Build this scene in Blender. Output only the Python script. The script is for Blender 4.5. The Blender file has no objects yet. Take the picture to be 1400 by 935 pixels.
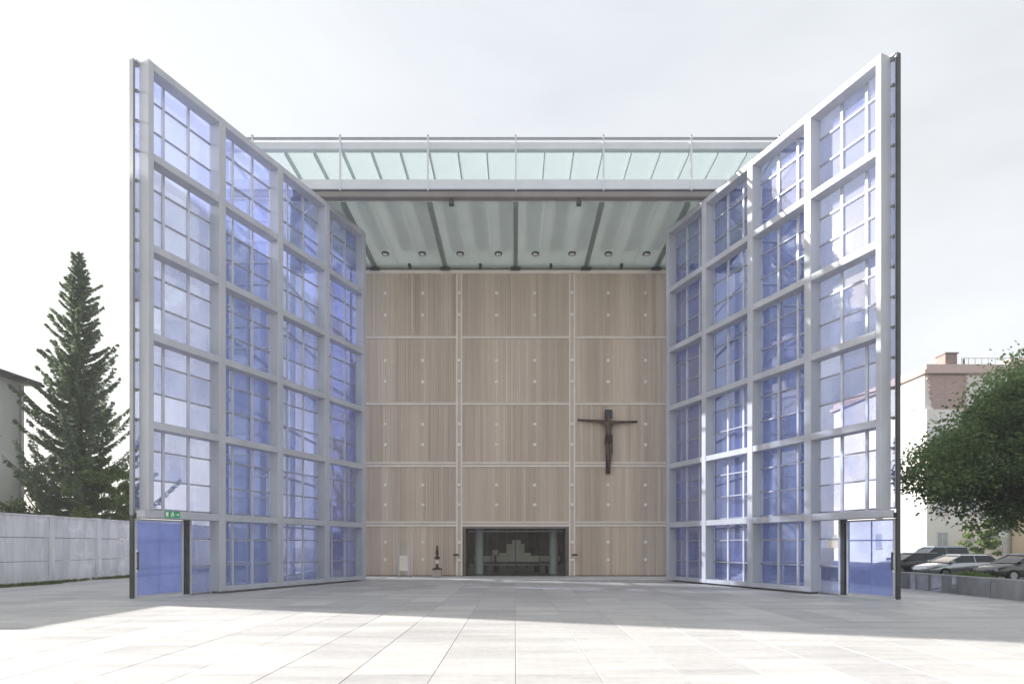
import bpy, bmesh, math, random
import numpy as np
from mathutils import Vector, Matrix

R = math.radians
S = bpy.context.scene
COL = S.collection
random.seed(7)
rng = np.random.default_rng(7)

# ------------------------------------------------------------------ camera
EYE = 1.40
cam_d = bpy.data.cameras.new('camera')
cam = bpy.data.objects.new('camera', cam_d)
COL.objects.link(cam)
S.camera = cam
cam.location = (0, 0, EYE)
cam.rotation_euler = (R(90), 0, 0)
cam_d.sensor_fit = 'HORIZONTAL'
cam_d.sensor_width = 36
cam_d.lens = 36 * 780 / 1400
cam_d.shift_x = -4 / 1400
cam_d.shift_y = 278.5 / 1400
cam_d.clip_start = 0.1
cam_d.clip_end = 3000

# ------------------------------------------------------------------ sky + sun
SUN_EL = R(23.5)
SX, SY = -0.9496, 0.3134          # horizontal direction towards the sun
w = bpy.data.worlds.new('World')
S.world = w
w.use_nodes = True
nt = w.node_tree
bg = nt.nodes['Background']
sky = nt.nodes.new('ShaderNodeTexSky')
sky.sky_type = 'NISHITA'
sky.sun_disc = False
sky.sun_elevation = SUN_EL
sky.sun_rotation = math.atan2(SX, SY)
sky.air_density = 1.0
sky.dust_density = 4.0
sky.ozone_density = 1.0
tc = nt.nodes.new('ShaderNodeTexCoord')
mp = nt.nodes.new('ShaderNodeMapping')
mp.inputs['Scale'].default_value = (1, 1, 2.2)
nz = nt.nodes.new('ShaderNodeTexNoise')
nz.inputs['Scale'].default_value = 1.6
nz.inputs['Detail'].default_value = 6
nz.inputs['Roughness'].default_value = 0.55
rp = nt.nodes.new('ShaderNodeValToRGB')
rp.color_ramp.elements[0].position = 0.3
rp.color_ramp.elements[0].color = (0.80, 0.80, 0.80, 1)
rp.color_ramp.elements[1].position = 0.72
rp.color_ramp.elements[1].color = (0.93, 0.93, 0.93, 1)
mix = nt.nodes.new('ShaderNodeMix')
mix.data_type = 'RGBA'
sep = nt.nodes.new('ShaderNodeSeparateXYZ')
cr2 = nt.nodes.new('ShaderNodeValToRGB')      # thin high cloud, whiter towards the horizon all the way round
cr2.color_ramp.elements[0].position = 0.0; cr2.color_ramp.elements[0].color = (0.98, 0.985, 0.99, 1)
cr2.color_ramp.elements[1].position = 0.75; cr2.color_ramp.elements[1].color = (0.765, 0.79, 0.815, 1)
vm = nt.nodes.new('ShaderNodeVectorMath'); vm.operation = 'SCALE'; vm.inputs['Scale'].default_value = 3.9
nt.links.new(tc.outputs['Generated'], sep.inputs[0]); nt.links.new(sep.outputs['Z'], cr2.inputs['Fac'])
nt.links.new(cr2.outputs['Color'], vm.inputs[0]); nz2 = nt.nodes.new('ShaderNodeTexNoise'); nz2.inputs['Scale'].default_value = 2.4; nz2.inputs['Detail'].default_value = 7; nz2.inputs['Distortion'].default_value = 0.6
mp2 = nt.nodes.new('ShaderNodeMapping'); mp2.inputs['Scale'].default_value = (0.8, 0.8, 2.6)
nt.links.new(tc.outputs['Generated'], mp2.inputs['Vector']); nt.links.new(mp2.outputs['Vector'], nz2.inputs['Vector'])
mr2 = nt.nodes.new('ShaderNodeMapRange'); mr2.inputs['From Min'].default_value = 0.3; mr2.inputs['From Max'].default_value = 0.7
mr2.inputs['To Min'].default_value = 0.92; mr2.inputs['To Max'].default_value = 1.07
nt.links.new(nz2.outputs['Fac'], mr2.inputs['Value'])
vm2 = nt.nodes.new('ShaderNodeVectorMath'); vm2.operation = 'SCALE'
nt.links.new(vm.outputs[0], vm2.inputs[0]); nt.links.new(mr2.outputs[0], vm2.inputs['Scale'])
nt.links.new(vm2.outputs[0], mix.inputs[7])
nt.links.new(tc.outputs['Generated'], mp.inputs['Vector'])
nt.links.new(mp.outputs['Vector'], nz.inputs['Vector'])
nt.links.new(nz.outputs['Fac'], rp.inputs['Fac'])
nt.links.new(rp.outputs['Color'], mix.inputs[0])
nt.links.new(sky.outputs['Color'], mix.inputs[6])
nt.links.new(mix.outputs[2], bg.inputs['Color'])
bg.inputs['Strength'].default_value = 0.10

sl = bpy.data.lights.new('sun', 'SUN')
sl.energy = 3.9
sl.angle = R(0.5)
sl.color = (1.0, 0.955, 0.89)
sun = bpy.data.objects.new('sun', sl)
COL.objects.link(sun)
sdir = Vector((SX * math.cos(SUN_EL), SY * math.cos(SUN_EL), math.sin(SUN_EL)))
sun.rotation_euler = sdir.to_track_quat('Z', 'Y').to_euler()
sun.location = (-40, 10, 40)

S.view_settings.view_transform = 'Standard'
S.view_settings.look = 'None'
S.view_settings.exposure = 1.5
S.view_settings.gamma = 1
S.render.engine = 'CYCLES'
S.cycles.max_bounces = 10
S.cycles.transparent_max_bounces = 24
S.cycles.diffuse_bounces = 5
S.cycles.glossy_bounces = 4
S.cycles.transmission_bounces = 6

# ------------------------------------------------------------------ material helpers
def new_mat(name):
    m = bpy.data.materials.new(name)
    m.use_nodes = True
    return m, m.node_tree, m.node_tree.nodes['Principled BSDF']

def pos_noise(nt, scale, detail=4, rough=0.55, stretch=(1, 1, 1), obj=False):
    if obj:
        g = nt.nodes.new('ShaderNodeTexCoord'); out = g.outputs['Object']
    else:
        g = nt.nodes.new('ShaderNodeNewGeometry'); out = g.outputs['Position']
    mp = nt.nodes.new('ShaderNodeMapping')
    mp.inputs['Scale'].default_value = stretch
    n = nt.nodes.new('ShaderNodeTexNoise')
    n.inputs['Scale'].default_value = scale
    n.inputs['Detail'].default_value = detail
    n.inputs['Roughness'].default_value = rough
    nt.links.new(out, mp.inputs['Vector'])
    nt.links.new(mp.outputs['Vector'], n.inputs['Vector'])
    return n.outputs['Fac']

def ramp(nt, fac, stops):
    r = nt.nodes.new('ShaderNodeValToRGB')
    cr = r.color_ramp
    while len(cr.elements) < len(stops): cr.elements.new(0.5)
    for e, (p, c) in zip(cr.elements, stops):
        e.position = p
        e.color = (*c, 1) if len(c) == 3 else c
    nt.links.new(fac, r.inputs['Fac'])
    return r.outputs['Color']

def mixc(nt, a, b, fac, mode='MIX'):
    m = nt.nodes.new('ShaderNodeMix'); m.data_type = 'RGBA'; m.blend_type = mode
    for v, i in ((fac, 0), (a, 6), (b, 7)):
        if isinstance(v, (int, float)): m.inputs[i].default_value = v
        elif isinstance(v, tuple): m.inputs[i].default_value = (*v, 1) if len(v) == 3 else v
        else: nt.links.new(v, m.inputs[i])
    return m.outputs[2]

def bump(nt, b, fac, strength, dist=0.01):
    n = nt.nodes.new('ShaderNodeBump')
    n.inputs['Strength'].default_value = strength
    n.inputs['Distance'].default_value = dist
    nt.links.new(fac, n.inputs['Height'])
    nt.links.new(n.outputs['Normal'], b.inputs['Normal'])

def simple(name, col, rough=0.6, metal=0.0, var=0.12, scale=3.0, stretch=(1, 1, 1), bmp=0.0, bscale=40):
    m, nt, b = new_mat(name)
    f = pos_noise(nt, scale, stretch=stretch)
    lo = tuple(c * (1 - var) for c in col); hi = tuple(min(1, c * (1 + var)) for c in col)
    nt.links.new(ramp(nt, f, [(0.3, lo), (0.7, hi)]), b.inputs['Base Color'])
    b.inputs['Roughness'].default_value = rough
    b.inputs['Metallic'].default_value = metal
    if bmp: bump(nt, b, pos_noise(nt, bscale), bmp)
    return m

M = {}
M['frame'] = simple('painted_steel_pale', (0.49, 0.505, 0.55), 0.42, 0.0, 0.11, 1.6, (1, 1, 0.35), 0.05, 30)
M['muntin'] = simple('steel_muntin', (0.60, 0.62, 0.68), 0.4, 0.2, 0.06, 2)
M['muntin_dark'] = simple('steel_muntin_dark', (0.36, 0.37, 0.44), 0.4, 0.2, 0.08, 2)
M['dark'] = simple('dark_steel', (0.055, 0.058, 0.062), 0.45, 0.3, 0.2, 3)
M['grey'] = simple('grey_steel', (0.30, 0.31, 0.33), 0.4, 0.3, 0.1, 3)
M['white_rail'] = simple('roof_rail_white', (0.66, 0.69, 0.74), 0.4, 0.0, 0.06, 1)
M['fascia'] = simple('brown_grey_profile', (0.25, 0.225, 0.22), 0.45, 0.1, 0.12, 1)
M['fin'] = simple('ceiling_fin_paint', (0.24, 0.29, 0.27), 0.5, 0, 0.08, 2)
M['finglass'] = simple('roof_fin_paint', (0.42, 0.47, 0.48), 0.4, 0, 0.05, 2)
M['web'] = simple('batten_web_paint', (0.62, 0.535, 0.455), 0.5, 0.0, 0.06, 1.5)
M['batten'] = simple('pale_batten', (0.86, 0.78, 0.69), 0.5, 0.0, 0.06, 1.5)
M['stud'] = simple('pale_disc', (0.88, 0.82, 0.74), 0.4, 0.0, 0.04, 3)
M['bronze'] = simple('dark_bronze', (0.10, 0.065, 0.05), 0.5, 0.4, 0.35, 6, bmp=0.4)
M['oldwood'] = simple('old_dark_wood', (0.065, 0.045, 0.038), 0.75, 0.0, 0.4, 5, (1, 1, 0.3), 0.5)
M['corpus'] = simple('carved_wood_figure', (0.13, 0.092, 0.075), 0.65, 0.0, 0.4, 7, bmp=0.4)
M['plinth'] = simple('plinth_stone', (0.42, 0.35, 0.32), 0.7, 0.0, 0.1, 8)
M['colstone'] = simple('greenish_concrete', (0.60, 0.61, 0.58), 0.5, 0.0, 0.08, 4)
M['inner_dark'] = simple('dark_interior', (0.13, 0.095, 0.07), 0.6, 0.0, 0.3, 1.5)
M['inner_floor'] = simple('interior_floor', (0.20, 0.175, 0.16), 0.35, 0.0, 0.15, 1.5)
M['sun_strip'] = simple('painted_sun_strip', (0.74, 0.735, 0.72), 0.5, 0, 0.06, 3)  # pale tone stands in for sunlight on the floor before the wall
M['white'] = simple('white_matt', (0.76, 0.69, 0.59), 0.6, 0.0, 0.05, 4)
M['tarmac'] = simple('tarmac', (0.09, 0.09, 0.092), 0.9, 0.0, 0.25, 1.2, bmp=0.4)
M['terrain'] = simple('ground_earth', (0.16, 0.16, 0.13), 0.95, 0.0, 0.3, 0.3)
M['bark'] = simple('bark', (0.10, 0.078, 0.06), 0.9, 0.0, 0.35, 6, (1, 1, 0.25), 0.6)
M['housewhite'] = simple('render_white', (0.80, 0.78, 0.75), 0.85, 0.0, 0.04, 0.4)
M['housecream'] = simple('render_cream', (0.80, 0.785, 0.74), 0.85, 0.0, 0.09, 0.8, (1, 1, 0.5), 0.2)
M['housebeige'] = simple('render_beige', (0.62, 0.52, 0.38), 0.85, 0.0, 0.07, 0.4)
M['pinktrim'] = simple('pinkish_cornice', (0.58, 0.45, 0.42), 0.8, 0.0, 0.06, 1)
M['roofgrey'] = simple('grey_roof_covering', (0.22, 0.205, 0.2), 0.8, 0.0, 0.2, 2)
M['window_dark'] = simple('house_window_glass', (0.12, 0.14, 0.17), 0.08, 0.0, 0.2, 1)
M['winframe'] = simple('house_window_frame', (0.72, 0.72, 0.70), 0.5, 0.0, 0.04, 2)
M['rubber'] = simple('tyre_rubber', (0.02, 0.02, 0.022), 0.8)
M['carglass'] = simple('car_glass', (0.03, 0.035, 0.04), 0.05)
M['rim'] = simple('wheel_rim', (0.5, 0.5, 0.52), 0.3, 0.8)
M['tail'] = simple('red_tail_light', (0.45, 0.02, 0.02), 0.2)
M['headlamp'] = simple('headlight_lens', (0.7, 0.72, 0.75), 0.1)
M['green_sign'] = simple('exit_green', (0.03, 0.38, 0.14), 0.4, 0, 0.03)
M['sign_white'] = simple('sign_white', (0.85, 0.86, 0.84), 0.5, 0, 0.02)
M['paper'] = simple('paper_cream', (0.86, 0.80, 0.62), 0.7, 0, 0.06, 20)
for nm, c in (('silver', (0.55, 0.57, 0.60)), ('darkcar', (0.035, 0.04, 0.045)), ('bluegrey', (0.22, 0.26, 0.32)), ('olive', (0.16, 0.17, 0.15))):
    m = simple('car_paint_' + nm, c, 0.25, 0.3 if nm != 'silver' else 0.6, 0.03)
    m.node_tree.nodes['Principled BSDF'].inputs['Coat Weight'].default_value = 0.6
    M[nm] = m

# sandstone paving slabs
def paving():
    m, nt, b = new_mat('pale_stone_paving')
    oi = nt.nodes.new('ShaderNodeObjectInfo')
    big = pos_noise(nt, 0.35, 5, 0.6)
    fine = pos_noise(nt, 9, 6, 0.7)
    streak = pos_noise(nt, 1.2, 5, 0.65, (0.25, 1.6, 1))
    c = ramp(nt, big, [(0.3, (0.54, 0.53, 0.515)), (0.7, (0.64, 0.63, 0.615))])
    c = mixc(nt, c, ramp(nt, fine, [(0.35, (0.80, 0.80, 0.80)), (0.65, (1.04, 1.04, 1.04))]), 0.6, 'MULTIPLY')
    c = mixc(nt, c, ramp(nt, streak, [(0.36, (0.74, 0.74, 0.75)), (0.58, (1, 1, 1))]), 0.75, 'MULTIPLY')
    c = mixc(nt, c, ramp(nt, oi.outputs['Random'], [(0, (0.84, 0.84, 0.855)), (1, (1.06, 1.05, 1.03))]), 1.0, 'MULTIPLY')
    nt.links.new(c, b.inputs['Base Color'])
    b.inputs['Roughness'].default_value = 0.62
    bump(nt, b, fine, 0.25, 0.004)
    return m
M['paving'] = paving()
M['joint'] = simple('paving_joint_sand', (0.46, 0.45, 0.43), 0.95, 0, 0.2, 5)

def concrete():
    m, nt, b = new_mat('weathered_concrete')
    f = pos_noise(nt, 1.1, 6, 0.6)
    drip = pos_noise(nt, 3.0, 5, 0.65, (1, 1, 0.18))
    c = ramp(nt, f, [(0.3, (0.82, 0.815, 0.795)), (0.7, (0.88, 0.875, 0.86))])
    c = mixc(nt, c, ramp(nt, drip, [(0.35, (0.72, 0.72, 0.71)), (0.6, (1.03, 1.03, 1.03))]), 0.7, 'MULTIPLY')
    # big pale rounded bloom marks
    g = nt.nodes.new('ShaderNodeNewGeometry')
    v = nt.nodes.new('ShaderNodeTexVoronoi'); v.inputs['Scale'].default_value = 0.95
    nt.links.new(g.outputs['Position'], v.inputs['Vector'])
    c = mixc(nt, c, ramp(nt, v.outputs['Distance'], [(0.28, (1, 1, 1)), (0.36, (1.25, 1.25, 1.24)), (0.46, (1, 1, 1))]), 0.55, 'MULTIPLY')
    nt.links.new(c, b.inputs['Base Color'])
    b.inputs['Roughness'].default_value = 0.85
    bump(nt, b, f, 0.3, 0.01)
    return m
M['concrete'] = concrete()
M['concrete_grey'] = simple('grey_concrete_block', (0.30, 0.30, 0.295), 0.85, 0, 0.25, 2.2, (1, 1, 0.5), 0.4)

# timber slats: colour varies board by board (face attribute) and along the grain
def timber():
    m, nt, b = new_mat('oiled_timber_slats')
    at = nt.nodes.new('ShaderNodeAttribute'); at.attribute_name = 'tone'
    grain = pos_noise(nt, 14, 5, 0.6, (1, 1, 0.06))
    wide = pos_noise(nt, 1.1, 3, 0.5, (1, 1, 0.05))
    c = ramp(nt, at.outputs['Fac'], [(0, (0.55, 0.445, 0.355)), (0.5, (0.64, 0.53, 0.43)), (1, (0.72, 0.615, 0.515))])
    c = mixc(nt, c, ramp(nt, grain, [(0.3, (0.90, 0.89, 0.88)), (0.7, (1.05, 1.05, 1.05))]), 0.8, 'MULTIPLY')
    c = mixc(nt, c, ramp(nt, wide, [(0.32, (0.86, 0.85, 0.85)), (0.68, (1.10, 1.10, 1.08))]), 1.0, 'MULTIPLY')
    nt.links.new(c, b.inputs['Base Color'])
    b.inputs['Roughness'].default_value = 0.55
    return m
M['timber'] = timber()
M['timber_back'] = simple('timber_backing', (0.20, 0.155, 0.13), 0.8, 0, 0.1, 3)

def glass(name, tint, body, solid, refl, rough=0.03, mott=0.35):
    """clear tinted sheet + fired enamel print that scatters light + a glossy face"""
    m = bpy.data.materials.new(name); m.use_nodes = True
    nt = m.node_tree; nt.nodes.clear()
    out = nt.nodes.new('ShaderNodeOutputMaterial')
    tr = nt.nodes.new('ShaderNodeBsdfTransparent'); tr.inputs['Color'].default_value = (*tint, 1)
    df = nt.nodes.new('ShaderNodeBsdfDiffuse')
    tl = nt.nodes.new('ShaderNodeBsdfTranslucent')
    f = pos_noise(nt, 0.9, 4, 0.6)
    vv = 0.16 if mott > 0.2 else 0.03
    c = ramp(nt, f, [(0.3, tuple(x * (1 - vv) for x in body)), (0.7, tuple(min(1, x * (1 + vv)) for x in body))])
    nt.links.new(c, df.inputs['Color']); nt.links.new(c, tl.inputs['Color'])
    dm = nt.nodes.new('ShaderNodeMixShader'); dm.inputs[0].default_value = 0.5
    nt.links.new(df.outputs[0], dm.inputs[1]); nt.links.new(tl.outputs[0], dm.inputs[2])
    m1 = nt.nodes.new('ShaderNodeMixShader')
    oi = nt.nodes.new('ShaderNodeObjectInfo')
    mr = nt.nodes.new('ShaderNodeMapRange')
    mr.inputs['To Min'].default_value = solid * (1 - mott * 1.1); mr.inputs['To Max'].default_value = min(1, solid * (1 + mott * 1.1))
    nt.links.new(oi.outputs['Random'], mr.inputs['Value'])
    mot = nt.nodes.new('ShaderNodeMapRange'); mot.inputs['From Min'].default_value = 0.3; mot.inputs['From Max'].default_value = 0.7
    mot.inputs['To Min'].default_value = 1 - mott; mot.inputs['To Max'].default_value = 1 + mott
    nt.links.new(pos_noise(nt, 0.55, 5, 0.65, (1, 1, 0.6)), mot.inputs['Value'])
    mm_ = nt.nodes.new('ShaderNodeMath'); mm_.operation = 'MULTIPLY'; mm_.use_clamp = True
    nt.links.new(mr.outputs[0], mm_.inputs[0]); nt.links.new(mot.outputs[0], mm_.inputs[1])
    nt.links.new(mm_.outputs[0], m1.inputs[0])
    nt.links.new(tr.outputs[0], m1.inputs[1]); nt.links.new(dm.outputs[0], m1.inputs[2])
    gl = nt.nodes.new('ShaderNodeBsdfGlossy'); gl.inputs['Roughness'].default_value = rough
    gl.inputs['Color'].default_value = (0.9, 0.93, 1, 1)
    nb = nt.nodes.new('ShaderNodeBump'); nb.inputs['Strength'].default_value = 0.06; nb.inputs['Distance'].default_value = 0.02
    nt.links.new(pos_noise(nt, 1.7, 1), nb.inputs['Height'])
    wn = nt.nodes.new('ShaderNodeTexWhiteNoise'); wn.noise_dimensions = '1D'      # every pane sits a hair out of true
    nt.links.new(oi.outputs['Random'], wn.inputs['W'])
    vs = nt.nodes.new('ShaderNodeVectorMath'); vs.operation = 'SUBTRACT'; vs.inputs[1].default_value = (0.5, 0.5, 0.5)
    nt.links.new(wn.outputs['Color'], vs.inputs[0])
    vk = nt.nodes.new('ShaderNodeVectorMath'); vk.operation = 'SCALE'; vk.inputs['Scale'].default_value = 0.05
    nt.links.new(vs.outputs[0], vk.inputs[0])
    va = nt.nodes.new('ShaderNodeVectorMath'); va.operation = 'ADD'
    nt.links.new(nb.outputs[0], va.inputs[0]); nt.links.new(vk.outputs[0], va.inputs[1])
    nv = nt.nodes.new('ShaderNodeVectorMath'); nv.operation = 'NORMALIZE'
    nt.links.new(va.outputs[0], nv.inputs[0])
    nt.links.new(nv.outputs[0], gl.inputs['Normal'])
    lw = nt.nodes.new('ShaderNodeLayerWeight'); lw.inputs['Blend'].default_value = 0.5
    pw_ = nt.nodes.new('ShaderNodeMath'); pw_.operation = 'POWER'; pw_.inputs[1].default_value = 4.0
    nt.links.new(lw.outputs['Facing'], pw_.inputs[0])
    f0 = ((refl - 1) / (refl + 1)) ** 2
    sc_ = nt.nodes.new('ShaderNodeMath'); sc_.operation = 'MULTIPLY_ADD'; sc_.inputs[1].default_value = 1 - f0 * 2; sc_.inputs[2].default_value = f0 * 2
    nt.links.new(pw_.outputs[0], sc_.inputs[0])
    ge = nt.nodes.new('ShaderNodeNewGeometry')       # only the outer faces of a pane mirror
    iv = nt.nodes.new('ShaderNodeMath'); iv.operation = 'SUBTRACT'; iv.inputs[0].default_value = 1.0
    nt.links.new(ge.outputs['Backfacing'], iv.inputs[1])
    fm_ = nt.nodes.new('ShaderNodeMath'); fm_.operation = 'MULTIPLY'
    nt.links.new(sc_.outputs[0], fm_.inputs[0]); nt.links.new(iv.outputs[0], fm_.inputs[1])
    m2 = nt.nodes.new('ShaderNodeMixShader')
    nt.links.new(fm_.outputs[0], m2.inputs[0])
    nt.links.new(m1.outputs[0], m2.inputs[1]); nt.links.new(gl.outputs[0], m2.inputs[2])
    nt.links.new(m2.outputs[0], out.inputs['Surface'])
    return m
M['blueglass'] = glass('blue_printed_glass', (0.87, 0.89, 0.965), (0.30, 0.36, 0.69), 0.33, 1.65)
M['doorglass'] = glass('blue_door_glass', (0.80, 0.85, 0.985), (0.40, 0.48, 0.88), 0.48, 1.4)
M['roofglass'] = glass('pale_green_roof_glass', (0.95, 0.965, 0.97), (0.68, 0.73, 0.74), 0.34, 1.2, 0.1, 0.06)
M['clearglass'] = glass('clear_glass', (0.96, 0.985, 0.98), (0.7, 0.8, 0.78), 0.003, 1.18)
M['sideglass'] = glass('pale_blue_facade_glass', (0.87, 0.90, 0.98), (0.40, 0.46, 0.70), 0.22, 1.4)
M['ceilglass'] = glass('sage_ceiling_glass', (0.95, 0.963, 0.955), (0.575, 0.61, 0.585), 0.80, 1.25, 0.2, 0.04)
def ceiling_mat():
    m, nt, b = new_mat('sage_ceiling_panels')
    band = pos_noise(nt, 2.2, 3, 0.5, (1, 0.05, 1))
    c = ramp(nt, band, [(0.3, (0.64, 0.73, 0.67)), (0.7, (0.76, 0.84, 0.785))])
    c = mixc(nt, c, ramp(nt, pos_noise(nt, 0.8, 5), [(0.3, (0.9, 0.9, 0.9)), (0.7, (1.06, 1.06, 1.06))]), 0.8, 'MULTIPLY')
    nt.links.new(c, b.inputs['Base Color']); b.inputs['Roughness'].default_value = 0.35
    return m
M['ceiling'] = ceiling_mat()

def leaf(name, cols, transl=0.3):
    m = bpy.data.materials.new(name); m.use_nodes = True
    nt = m.node_tree; nt.nodes.clear()
    out = nt.nodes.new('ShaderNodeOutputMaterial')
    at = nt.nodes.new('ShaderNodeAttribute'); at.attribute_name = 'tone'
    c = ramp(nt, at.outputs['Fac'], cols)
    d = nt.nodes.new('ShaderNodeBsdfDiffuse'); t = nt.nodes.new('ShaderNodeBsdfTranslucent')
    nt.links.new(c, d.inputs[0]); nt.links.new(c, t.inputs[0])
    mx = nt.nodes.new('ShaderNodeMixShader'); mx.inputs[0].default_value = transl
    nt.links.new(d.outputs[0], mx.inputs[1]); nt.links.new(t.outputs[0], mx.inputs[2])
    nt.links.new(mx.outputs[0], out.inputs[0])
    return m
M['needle'] = leaf('spruce_needles', [(0, (0.10, 0.145, 0.09)), (0.6, (0.18, 0.245, 0.15)), (1, (0.30, 0.38, 0.21))], 0.4)
M['leafdark'] = leaf('maple_leaves', [(0, (0.10, 0.15, 0.065)), (0.6, (0.19, 0.27, 0.115)), (1, (0.30, 0.40, 0.17))], 0.5)
M['leaflight'] = leaf('bush_leaves', [(0, (0.08, 0.12, 0.04)), (1, (0.26, 0.34, 0.13))], 0.3)
M['leafred'] = leaf('copper_leaves', [(0, (0.05, 0.02, 0.02)), (1, (0.16, 0.07, 0.06))], 0.3)
M['grass'] = leaf('grass_blades', [(0, (0.06, 0.09, 0.025)), (1, (0.17, 0.22, 0.07))], 0.3)

def tiles():
    m, nt, b = new_mat('red_clay_tiles')
    c = ramp(nt, pos_noise(nt, 5, 5, 0.7), [(0.3, (0.40, 0.27, 0.25)), (0.7, (0.52, 0.39, 0.365))])
    nt.links.new(c, b.inputs['Base Color']); b.inputs['Roughness'].default_value = 0.8
    return m
M['tiles'] = tiles()
M['chimney'] = simple('chimney_brick', (0.27, 0.20, 0.185), 0.85, 0, 0.2, 6)
M['window_pale'] = simple('pale_curtained_glass', (0.42, 0.46, 0.50), 0.1, 0, 0.2, 1)

# ------------------------------------------------------------------ mesh helpers
class MB:
    def __init__(s): s.v = []; s.f = []; s.t = []
    def box(s, x0, x1, y0, y1, z0, z1, tone=None, mat=None):
        b = len(s.v)
        p = [(x0, y0, z0), (x1, y0, z0), (x1, y1, z0), (x0, y1, z0), (x0, y0, z1), (x1, y0, z1), (x1, y1, z1), (x0, y1, z1)]
        if mat: p = [tuple(mat @ Vector(q)) for q in p]
        s.v += p
        s.f += [tuple(b + i for i in q) for q in ((0, 3, 2, 1), (4, 5, 6, 7), (0, 1, 5, 4), (1, 2, 6, 5), (2, 3, 7, 6), (3, 0, 4, 7))]
        if tone is not None: s.t += [tone] * 6
    def tube(s, pts, rads, n=8, cap=True):
        b = len(s.v); pts = [Vector(p) for p in pts]
        for i, p in enumerate(pts):
            d = (pts[min(i + 1, len(pts) - 1)] - pts[max(i - 1, 0)]).normalized()
            a = d.orthogonal().normalized() if abs(d.z) < 0.99 else Vector((1, 0, 0))
            if abs(d.z) < 0.99: a = d.cross(Vector((0, 0, 1))).normalized()
            c = d.cross(a).normalized()
            for k in range(n):
                t = 2 * math.pi * k / n
                s.v.append(tuple(p + (a * math.cos(t) + c * math.sin(t)) * rads[i]))
        for i in range(len(pts) - 1):
            for k in range(n):
                k2 = (k + 1) % n
                s.f.append((b + i * n + k, b + i * n + k2, b + (i + 1) * n + k2, b + (i + 1) * n + k))
        if cap:
            s.f.append(tuple(b + k for k in range(n))[::-1])
            s.f.append(tuple(b + (len(pts) - 1) * n + k for k in range(n)))
    def prism(s, poly, a0, a1, axis='y'):
        """poly (u, z) extruded along axis"""
        b = len(s.v); n = len(poly)
        for a in (a0, a1):
            for (u, z) in poly:
                s.v.append((u, a, z) if axis == 'y' else (a, u, z))
        s.f.append(tuple(b + i for i in range(n)))
        s.f.append(tuple(b + n + i for i in range(n))[::-1])
        for i in range(n):
            j = (i + 1) % n
            s.f.append((b + i, b + n + i, b + n + j, b + j))
    def mesh(s, name, mat, smooth=False):
        me = bpy.data.meshes.new(name)
        me.from_pydata(s.v, [], s.f)
        if s.t:
            a = me.attributes.new('tone', 'FLOAT', 'FACE'); a.data.foreach_set('value', s.t)
        me.materials.append(M[mat] if isinstance(mat, str) else mat)
        bm = bmesh.new(); bm.from_mesh(me); bmesh.ops.recalc_face_normals(bm, faces=bm.faces); bm.to_mesh(me); bm.free()
        if smooth: me.polygons.foreach_set('use_smooth', [True] * len(me.polygons))
        return me
    def obj(s, name, mat, parent=None, loc=(0, 0, 0), smooth=False, kind=None):
        return link(name, s.mesh(name, mat, smooth), parent, loc, kind)

def link(name, me, parent=None, loc=(0, 0, 0), kind=None):
    o = bpy.data.objects.new(name, me); COL.objects.link(o)
    o.location = loc
    if parent: o.parent = parent
    if kind: o['kind'] = kind
    return o

_cache = {}
def box(name, x0, x1, y0, y1, z0, z1, mat, parent=None, kind=None, bevel=0.0):
    """one box object; equal boxes share their mesh"""
    d = (round(x1 - x0, 4), round(y1 - y0, 4), round(z1 - z0, 4))
    key = (d, mat, name, bevel)
    if key not in _cache:
        mb = MB(); mb.box(-d[0] / 2, d[0] / 2, -d[1] / 2, d[1] / 2, -d[2] / 2, d[2] / 2)
        me = mb.mesh(name, mat)
        if bevel:
            bm = bmesh.new(); bm.from_mesh(me)
            bmesh.ops.bevel(bm, geom=bm.edges[:], offset=bevel, segments=1, affect='EDGES')
            bm.to_mesh(me); bm.free()
        _cache[key] = me
    return link(name, _cache[key], parent, ((x0 + x1) / 2, (y0 + y1) / 2, (z0 + z1) / 2), kind)

def thing(name, label, cat, loc=(0, 0, 0), rz=0, group=None):
    o = bpy.data.objects.new(name, None); COL.objects.link(o)
    o.empty_display_size = 0.3
    o.location = loc; o.rotation_euler = (0, 0, rz)
    tag(o, label, cat, group); return o

def tag(o, label, cat, group=None):
    o['label'] = label; o['category'] = cat
    if group: o['group'] = group
    return o

def copy_tree(o, parent=None):
    c = o.copy(); COL.objects.link(c)
    if parent: c.parent = parent
    for ch in list(o.children): copy_tree(ch, c)
    return c

def shards(centers, dirs, length, width, tones, name, mat, parent=None, norm=None):
    """many small leaf quads (rhombs); numpy arrays"""
    n = len(centers)
    d = dirs / (np.linalg.norm(dirs, axis=1, keepdims=True) + 1e-9)
    r = norm if norm is not None else rng.normal(size=(n, 3))
    s = np.cross(d, r); s /= (np.linalg.norm(s, axis=1, keepdims=True) + 1e-9)
    L = np.asarray(length).reshape(-1, 1); W = np.asarray(width).reshape(-1, 1)
    v = np.stack([centers - d * L / 2, centers + s * W / 2 + d * L * 0.05, centers + d * L / 2, centers - s * W / 2 + d * L * 0.05], axis=1).reshape(-1, 3)
    me = bpy.data.meshes.new(name)
    me.vertices.add(4 * n); me.vertices.foreach_set('co', v.astype(np.float32).ravel())
    me.loops.add(4 * n); me.loops.foreach_set('vertex_index', np.arange(4 * n, dtype=np.int32))
    me.polygons.add(n); me.polygons.foreach_set('loop_start', np.arange(0, 4 * n, 4, dtype=np.int32))
    me.update(calc_edges=True)
    a = me.attributes.new('tone', 'FLOAT', 'FACE'); a.data.foreach_set('value', np.clip(tones, 0, 1).astype(np.float32))
    me.materials.append(M[mat])
    return link(name, me, parent)

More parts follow.
